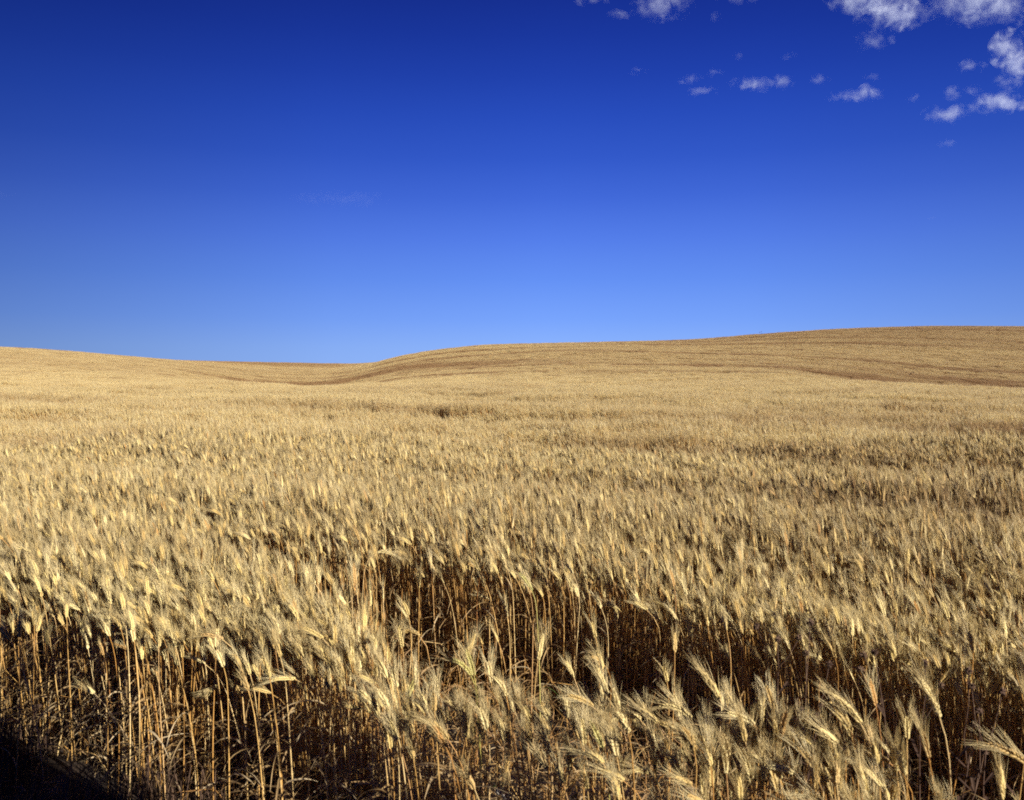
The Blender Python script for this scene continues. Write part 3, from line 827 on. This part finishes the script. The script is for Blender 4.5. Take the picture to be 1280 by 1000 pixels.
# stalks the photo singles out: (px, py of the top of its curve, depth, nod, start, yaw, ear material, ear length, label)
GS = "wheat stalks that stand out at the near edge"
LFT, RGT = math.pi, 0.0
SPECIAL = [
    (434, 722, 3.25, 0.22, .6, LFT, None, .10, "tall pale wheat stalk whose bright upright ear tops the dense clump beside the dark gap"),
    (512, 790, 2.85, 2.1, .72, LFT, None, .10, "wheat stalk arching over to the left at the corner where dense clump meets dark gap"),
    (556, 822, 2.72, 1.25, .7, LFT, M_GREEN_EAR, .105, "wheat stalk with yellow green drooping ear just right of the arching one"),
    (594, 792, 2.66, 0.35, .7, RGT, None, .095, "amber wheat stalk tilting its ear to the right against the dark gap"),
    (610, 828, 2.60, 0.1, .7, LFT, None, .065, "wheat stalk with a short stubby ear standing alone in front of the dark gap"),
    (679, 793, 2.55, 0.15, .7, RGT, None, .08, "thin wheat stalk taller than its neighbours in the middle of the near strip"),
    (744, 838, 2.42, 0.45, .7, LFT, None, .09, "pale wheat stalk with thick ear, taller half of a pair right of centre"),
    (793, 898, 2.22, 2.2, .74, LFT, None, .085, "wheat stalk with ear lying level and long awns streaming left over the strip"),
    (842, 888, 2.2, 1.7, .74, LFT, None, .09, "wheat stalk with bright nodding ear beside the level ear right of centre"),
    (876, 838, 2.22, 0.7, .68, LFT, None, .095, "wheat stalk with slim ear slanting up left over the right hand strip"),
    (1158, 852, 1.98, 0.5, .66, LFT, None, .10, "lone wheat stalk rising above the right strip into the dark gap, dry awns spread"),
    (1250, 940, 1.86, 1.25, .62, LFT, None, .095, "long wheat stalk bowed left across the bottom right corner"),
    (1046, 872, 2.02, 0.9, .66, LFT, None, .10, "wheat stalk with stout bright ear sloping left, first from lone tall stalk"),
    (474, 690, 3.85, 2.2, .72, RGT, None, .085, "greyish wheat stalk hooked over to the right inside the dark gap behind the clump"),
    (648, 718, 3.55, 0.8, .7, LFT, M_GREEN_EAR, .09, "wheat stalk with pale greenish ear slanting in the dark gap above the near strip"),
    (160, 752, 3.42, 2.1, .74, LFT, None, .10, "wheat stalk hooked sharply left on the shaded face of the left front edge"),
    (18, 685, 3.95, 2.0, .74, LFT, None, .10, "wheat stalk arched left at the far left end of the front edge"),
    (582, 812, 2.62, 0.3, .7, LFT, M_GREEN_EAR, .085, "yellow green upright wheat stalk beside the tilted amber one at the gap"),
    (738, 905, 2.15, 0.5, .7, LFT, M_GREEN_EAR, .08, "short yellow green wheat stalk with green blade low in the strip right of centre"),
    (520, 845, 2.75, 0.4, .7, RGT, M_GREEN_EAR, .085, "yellow green wheat stalk standing under the arching one at the clump corner"),
    (398, 795, 3.10, 1.9, .72, LFT, None, .095, "wheat stalk arched left halfway down the bright front of the dense clump"),
]
for i, (px, py, D, nod, start, yw, em, el, lab) in enumerate(SPECIAL):
    H0 = CAM_Z - (py - Y0) / F * D
    x = (px - 640) / F * D; y = D
    z = float(ground_z(x, y))
    # find the stalk length whose top reaches that height
    rg = np.random.default_rng(900 + i); H = 0.7
    for _ in range(8):
        P, _fe = centreline(np.random.default_rng(900 + i), H, 0.06, nod, start, ear=el)
        H += (H0 - z) - P[:, 2].max() - (0.0)
    H = max(H, 0.35)
    P, _fe = centreline(np.random.default_rng(900 + i), H, 0.06, nod, start, ear=el)
    topx = P[np.argmax(P[:, 2]), 0] * math.cos(yw)
    d = variant(900 + i, ear_mat=em, leaf_mat=M_GREEN if em else None, stem_mat=M_GREEN_STEM if em else None, H=H, lean=0.06, nod=nod, start=start, ear=el, spik=22, florets=2, awns=40, awn_len=0.08, spread=0.85, leaves=2)
    place(d, x - topx, y, yw + random.uniform(-.25, .25), lab, GS, z=z)

# a stalk lodged flat at the shaded corner, lying from its root to its ear
def lying(points, label, name="wheat_stalk", seed=1):
    P0 = np.array(points, float)
    tt = np.linspace(0, len(P0) - 1, 26); P = np.stack([np.interp(tt, np.arange(len(P0)), P0[:, k]) for k in range(3)], 1)
    for _ in range(6): P[1:-1] = (P[:-2] + 2 * P[1:-1] + P[2:]) / 4
    base = P[0].copy(); parts, _ = stalk(seed, P=P - base, spik=18, florets=2, awns=34, leaves=0, ear=.08)
    d = {'stem': part_mesh("stem", parts['stem'], M_LEAF), 'ear': part_mesh("ear", parts['ear'], M_EAR), 'awns': part_mesh("awns", parts['awns'], M_AWN)}
    place(d, float(base[0]), float(base[1]), 0, label, GS, z=float(base[2]))
def at(px, py, D): return ((px - 640) / F * D, D, CAM_Z - (py - Y0) / F * D)
lying([at(205, 972, 3.28), at(165, 945, 3.22), at(140, 905, 3.2), at(118, 875, 3.22), at(100, 860, 3.25)], "fallen wheat stalk lying slantwise across the dark shaded lower left corner", seed=61)
lying([at(300, 975, 3.28), at(296, 900, 3.2), at(288, 862, 3.16), at(272, 856, 3.12), at(258, 866, 3.1)], "broken wheat stalk whose pale ear hangs left, low on the shaded front edge", seed=62)

# ------------------------------------------------------------------ weeds
def weed(name, base, hgt, heads, mat, fluff, label, group, seed, rad=0.012):
    rg = np.random.default_rng(seed)
    e = bpy.data.objects.new(name, None); COL.objects.link(e); e.location = base; e.empty_display_size = .05
    tag(e, label, "weed", group)
    g = Geo(); tips = []
    P = [np.array([0, 0, 0.0])]
    for i in range(6): P.append(P[-1] + np.array([rg.normal() * .012, rg.normal() * .012, hgt / 6]))
    tube(g, P, np.linspace(.003, .0014, 7), 5); tips.append(P[-1])
    for k in range(heads - 1):
        j = int(rg.integers(2, 6)); a = rg.random() * 6.28; d = np.array([math.cos(a) * .6, math.sin(a) * .6, .8]); l = hgt * rg.uniform(.12, .3)
        q = [P[j], P[j] + d * l * .5, P[j] + d * l + np.array([0, 0, l * .2])]
        tube(g, q, [.0018, .0014, .001], 4); tips.append(q[-1])
    for k in range(5):
        a = rg.random() * 6.28; h = np.array([math.cos(a), math.sin(a), 0]); p = P[int(rg.integers(1, 5))]; l = hgt * .2
        pts_ = [p, p + h * l * .5 + [0, 0, l * .3], p + h * l + [0, 0, -l * .1]]
        ribbon(g, pts_, [.003, .006, .001], [np.array([-h[1], h[0], 0])] * 3)
    o = bpy.data.objects.new("stem", part_mesh("stem", g, mat)); COL.objects.link(o); o.parent = e
    for tp in tips:
        hg = Geo()
        for k in range(46 if fluff else 38):
            v = rg.normal(size=3); v /= np.linalg.norm(v)
            r = rad * rg.uniform(.8, 1.3)
            tube(hg, [tp + v * rad * .1, tp + v * r * .6, tp + v * r], [rad * .22, rad * .16, rad * .03], 3)
        o = bpy.data.objects.new("seed_head", part_mesh("seed_head", hg, M_FLUFF if fluff else mat)); COL.objects.link(o); o.parent = e
def wbase(px, D): x = (px - 640) / F * D; return (x, D, float(ground_z(x, D)))
WD = [(978, 3.05, .62, 3), (1008, 3.0, .60, 3), (1036, 2.95, .55, 3), (1128, 2.82, .63, 3), (1162, 2.78, .62, 2), (1196, 2.72, .62, 3), (1212, 2.68, .52, 2), (1240, 2.6, .60, 2)]
WL = ["leftmost dead brown weed with round heads in the dark gap at right", "dead brown weed second from the left in the gap at right",
      "low dead brown weed between two taller ones, third from left in the right gap", "dead brown weed standing alone mid row in the right gap",
      "dead brown weed with two round heads just right of the lone one", "dead brown weed with three round heads toward the right frame side",
      "shortest dead brown weed with dark round heads near the right side", "rightmost dead brown weed with dark heads in the gap"]
for i, (px, D, h, k) in enumerate(WD):
    weed("dead_weed", wbase(px, D), h, k, M_DARK, False, WL[i], "dead weeds in the dark gap", 300 + i, 0.013)
weed("seeding_weed", wbase(622, 2.5), .36, 4, M_LEAF, True, "pale fluffy seeding weed low among stalks at bottom centre", None, 321, 0.010)
weed("dead_weed", wbase(45, 3.45), .20, 4, M_DARK, False, "small dead weed on shaded soil in the lower left corner", None, 322, 0.010)
weed("tall_weed", wbase(1139, 76), 1.75, 4, M_DARK, False, "thin tall weed standing above the brown draw at far right", None, 331, 0.07)
weed("tall_weed", wbase(951, 262), 3.2, 3, M_DARK, False, "tiny dark tall weed breaking the skyline of the right hill", None, 332, 0.14)

# ------------------------------------------------------------------ clouds
m_cl, t, o = new_mat("cloud_vapour")
tc = N(t, 'ShaderNodeTexCoord'); oi = N(t, 'ShaderNodeObjectInfo'); ge = N(t, 'ShaderNodeNewGeometry')
ln = N(t, 'ShaderNodeVectorMath', operation='LENGTH'); t.links.new(tc.outputs['Object'], ln.inputs[0])
vm = N(t, 'ShaderNodeVectorMath', operation='SCALE'); vm.inputs['Scale'].default_value = 1 / 34.0
t.links.new(ge.outputs['Position'], vm.inputs[0])
nn = N(t, 'ShaderNodeTexNoise'); nn.noise_dimensions = '3D'; nn.inputs['Scale'].default_value = 1.0; nn.inputs['Detail'].default_value = 4.0; nn.inputs['Roughness'].default_value = 0.55; nn.inputs['Distortion'].default_value = 0.8
t.links.new(vm.outputs[0], nn.inputs['Vector'])
sc_ = N(t, 'ShaderNodeSeparateColor'); t.links.new(oi.outputs['Color'], sc_.inputs[0])
m1 = N(t, 'ShaderNodeMath', operation='MULTIPLY_ADD'); m1.inputs[1].default_value = -2.0; m1.inputs[2].default_value = 1.2     # (0.95 - r)
t.links.new(ln.outputs['Value'], m1.inputs[0])
m2 = N(t, 'ShaderNodeMath', operation='MULTIPLY_ADD'); m2.inputs[1].default_value = 6.5; m2.inputs[2].default_value = -3.3   # noise
t.links.new(nn.outputs[0], m2.inputs[0])
m3 = N(t, 'ShaderNodeMath', operation='ADD'); t.links.new(m1.outputs[0], m3.inputs[0]); t.links.new(m2.outputs[0], m3.inputs[1])
m4 = N(t, 'ShaderNodeMath', operation='ADD'); t.links.new(m3.outputs[0], m4.inputs[0]); t.links.new(sc_.outputs[1], m4.inputs[1])
m5 = N(t, 'ShaderNodeMath', operation='MAXIMUM'); m5.inputs[1].default_value = 0; t.links.new(m4.outputs[0], m5.inputs[0])
mpw = N(t, 'ShaderNodeMath', operation='POWER'); mpw.inputs[1].default_value = 1.5; t.links.new(m5.outputs[0], mpw.inputs[0])
m6 = N(t, 'ShaderNodeMath', operation='MULTIPLY'); t.links.new(mpw.outputs[0], m6.inputs[0]); t.links.new(sc_.outputs[0], m6.inputs[1])
m7 = N(t, 'ShaderNodeMath', operation='MULTIPLY'); m7.inputs[1].default_value = 0.0125; t.links.new(m6.outputs[0], m7.inputs[0])
vol = N(t, 'ShaderNodeVolumePrincipled'); vol.inputs['Color'].default_value = (0.84, 0.89, 1.0, 1); vol.inputs['Anisotropy'].default_value = 0.1
t.links.new(m7.outputs[0], vol.inputs['Density'])
t.links.new(vol.outputs[0], o.inputs['Volume'])
try: m_cl.cycles.homogeneous_volume = False
except Exception: pass

def hull(seed):
    import bmesh
    bm = bmesh.new(); bmesh.ops.create_icosphere(bm, subdivisions=3, radius=1.0)
    rg = np.random.default_rng(seed); d = [rg.normal(size=3) for _ in range(7)]; d = [v / np.linalg.norm(v) for v in d]; am = rg.uniform(-.10, .06, 7)
    for v in bm.verts:
        n = v.co.normalized(); r = 0.97
        for q, a in zip(d, am): r += a * math.exp(-((1 - n.dot(Vector(q))) / 0.35) ** 2)
        v.co = n * min(r, 1.0)
    me = bpy.data.meshes.new("cloud"); bm.to_mesh(me); bm.free(); me.materials.append(m_cl)
    for p in me.polygons: p.use_smooth = True
    return me
# px, py, width, height (px), density, fullness, label
CL = [
    (735, 2, 52, 16, .30, .25, "faint cloud scrap at the top edge left of the other clouds"),
    (773, 23, 28, 13, .35, .30, "small pale cloud just under the leftmost top scrap"),
    (826, 10, 70, 40, .32, .25, "ragged broken cloud at the top edge right of centre"),
    (890, 29, 16, 13, .28, .30, "tiny wisp below and right of the ragged top cloud"),
    (918, 3, 50, 14, .25, .25, "thin streak of cloud touching the top edge near the ragged cloud"),
    (1076, 2, 84, 34, .55, .42, "smooth grey white cloud at the top, left end of the big bank"),
    (1112, 21, 86, 42, .50, .30, "broad lumpy white cloud hanging below the left end of the big bank"),
    (1170, 12, 20, 16, .22, .30, "little puff between the two big clouds at top right"),
    (1222, 8, 120, 50, .40, .42, "largest cloud, grey topped, in the upper right corner"),
    (1284, 36, 40, 26, .30, .30, "grey cloud shred below the largest cloud on the right edge"),
    (1249, 66, 30, 38, .70, .50, "upright knobbly white cloud below the corner cloud"),
    (1266, 84, 32, 32, .85, .62, "round bright cloud puff against the right edge"),
    (1252, 107, 34, 18, .50, .38, "bright cloud cap under the round puff"),
    (1244, 132, 70, 24, .60, .40, "long torn cloud trailing left below the bright cap"),
    (1207, 87, 36, 16, .32, .25, "flat thin cloud alone left of the upright knobbly cloud"),
    (1185, 120, 24, 15, .28, .28, "small cloud tuft, left one of two above the lowest torn cloud"),
    (1209, 118, 28, 15, .28, .25, "small cloud tuft, right one of two above the lowest torn cloud"),
    (1182, 145, 60, 20, .38, .30, "streaky broken cloud, lowest of the right hand clouds"),
    (937, 110, 54, 18, .50, .32, "longish white cloud in the middle of the loose row"),
    (974, 107, 28, 19, .55, .42, "compact round white cloud right beside the longish one"),
    (1020, 104, 24, 11, .42, .33, "small flat cloud alone between the round one and the tailed one"),
    (1080, 121, 36, 20, .50, .38, "white cloud with a ragged tail on its left in the loose row"),
    (1052, 125, 46, 16, .20, .22, "faint shreds trailing left of the white cloud in the row"),
    (1087, 57, 44, 22, .24, .25, "thin cloud wisps below the broad lumpy cloud"),
    (860, 102, 32, 14, .32, .30, "small cloud above the flat streak at the row's left end"),
    (877, 118, 38, 10, .34, .30, "flat cloud streak lowest at the left end of the row"),
    (891, 96, 20, 10, .22, .28, "faint tuft at upper right of the flat streak"),
    (795, 92, 28, 10, .24, .25, "faint small cloud farthest left of the row"),
    (1086, 100, 26, 11, .20, .25, "faint fleck just over the white cloud with the tail"),
    (1136, 126, 20, 10, .22, .25, "tiny thin cloud between tailed cloud and right hand tufts"),
    (921, 75, 18, 14, .16, .25, "very faint fleck above the longish white cloud"),
    (983, 75, 20, 12, .16, .25, "very faint fleck above the compact round cloud"),
    (1178, 182, 24, 10, .16, .25, "faint lone fleck below all the other right hand clouds"),
    (1163, 273, 12, 8, .2, .30, "tiny pale fleck low in the empty sky at right"),
    (430, 250, 120, 16, .022, .35, "very faint long streak in the empty blue left of centre"),
    (4, 246, 34, 10, .04, .32, "faint streak touching the left edge of the sky"),
]
CD = 2500.0
for i, (px, py, w, h, de, fu, lab) in enumerate(CL):
    ob = bpy.data.objects.new("cloud", hull(i)); COL.objects.link(ob)
    dd = CD + (i % 5) * 60; x = (px - 640) / F * dd; z = CAM_Z + (Y0 - py) / F * dd
    ob.location = (x, dd, z)
    sx = w / F * CD * 0.68; sz = h / F * CD * 0.70
    ob.scale = (sx, max(sx * 0.55, sz), sz)
    ob.color = (de, fu, 0, 1)
    tag(ob, lab, "cloud", "clouds in the blue sky")
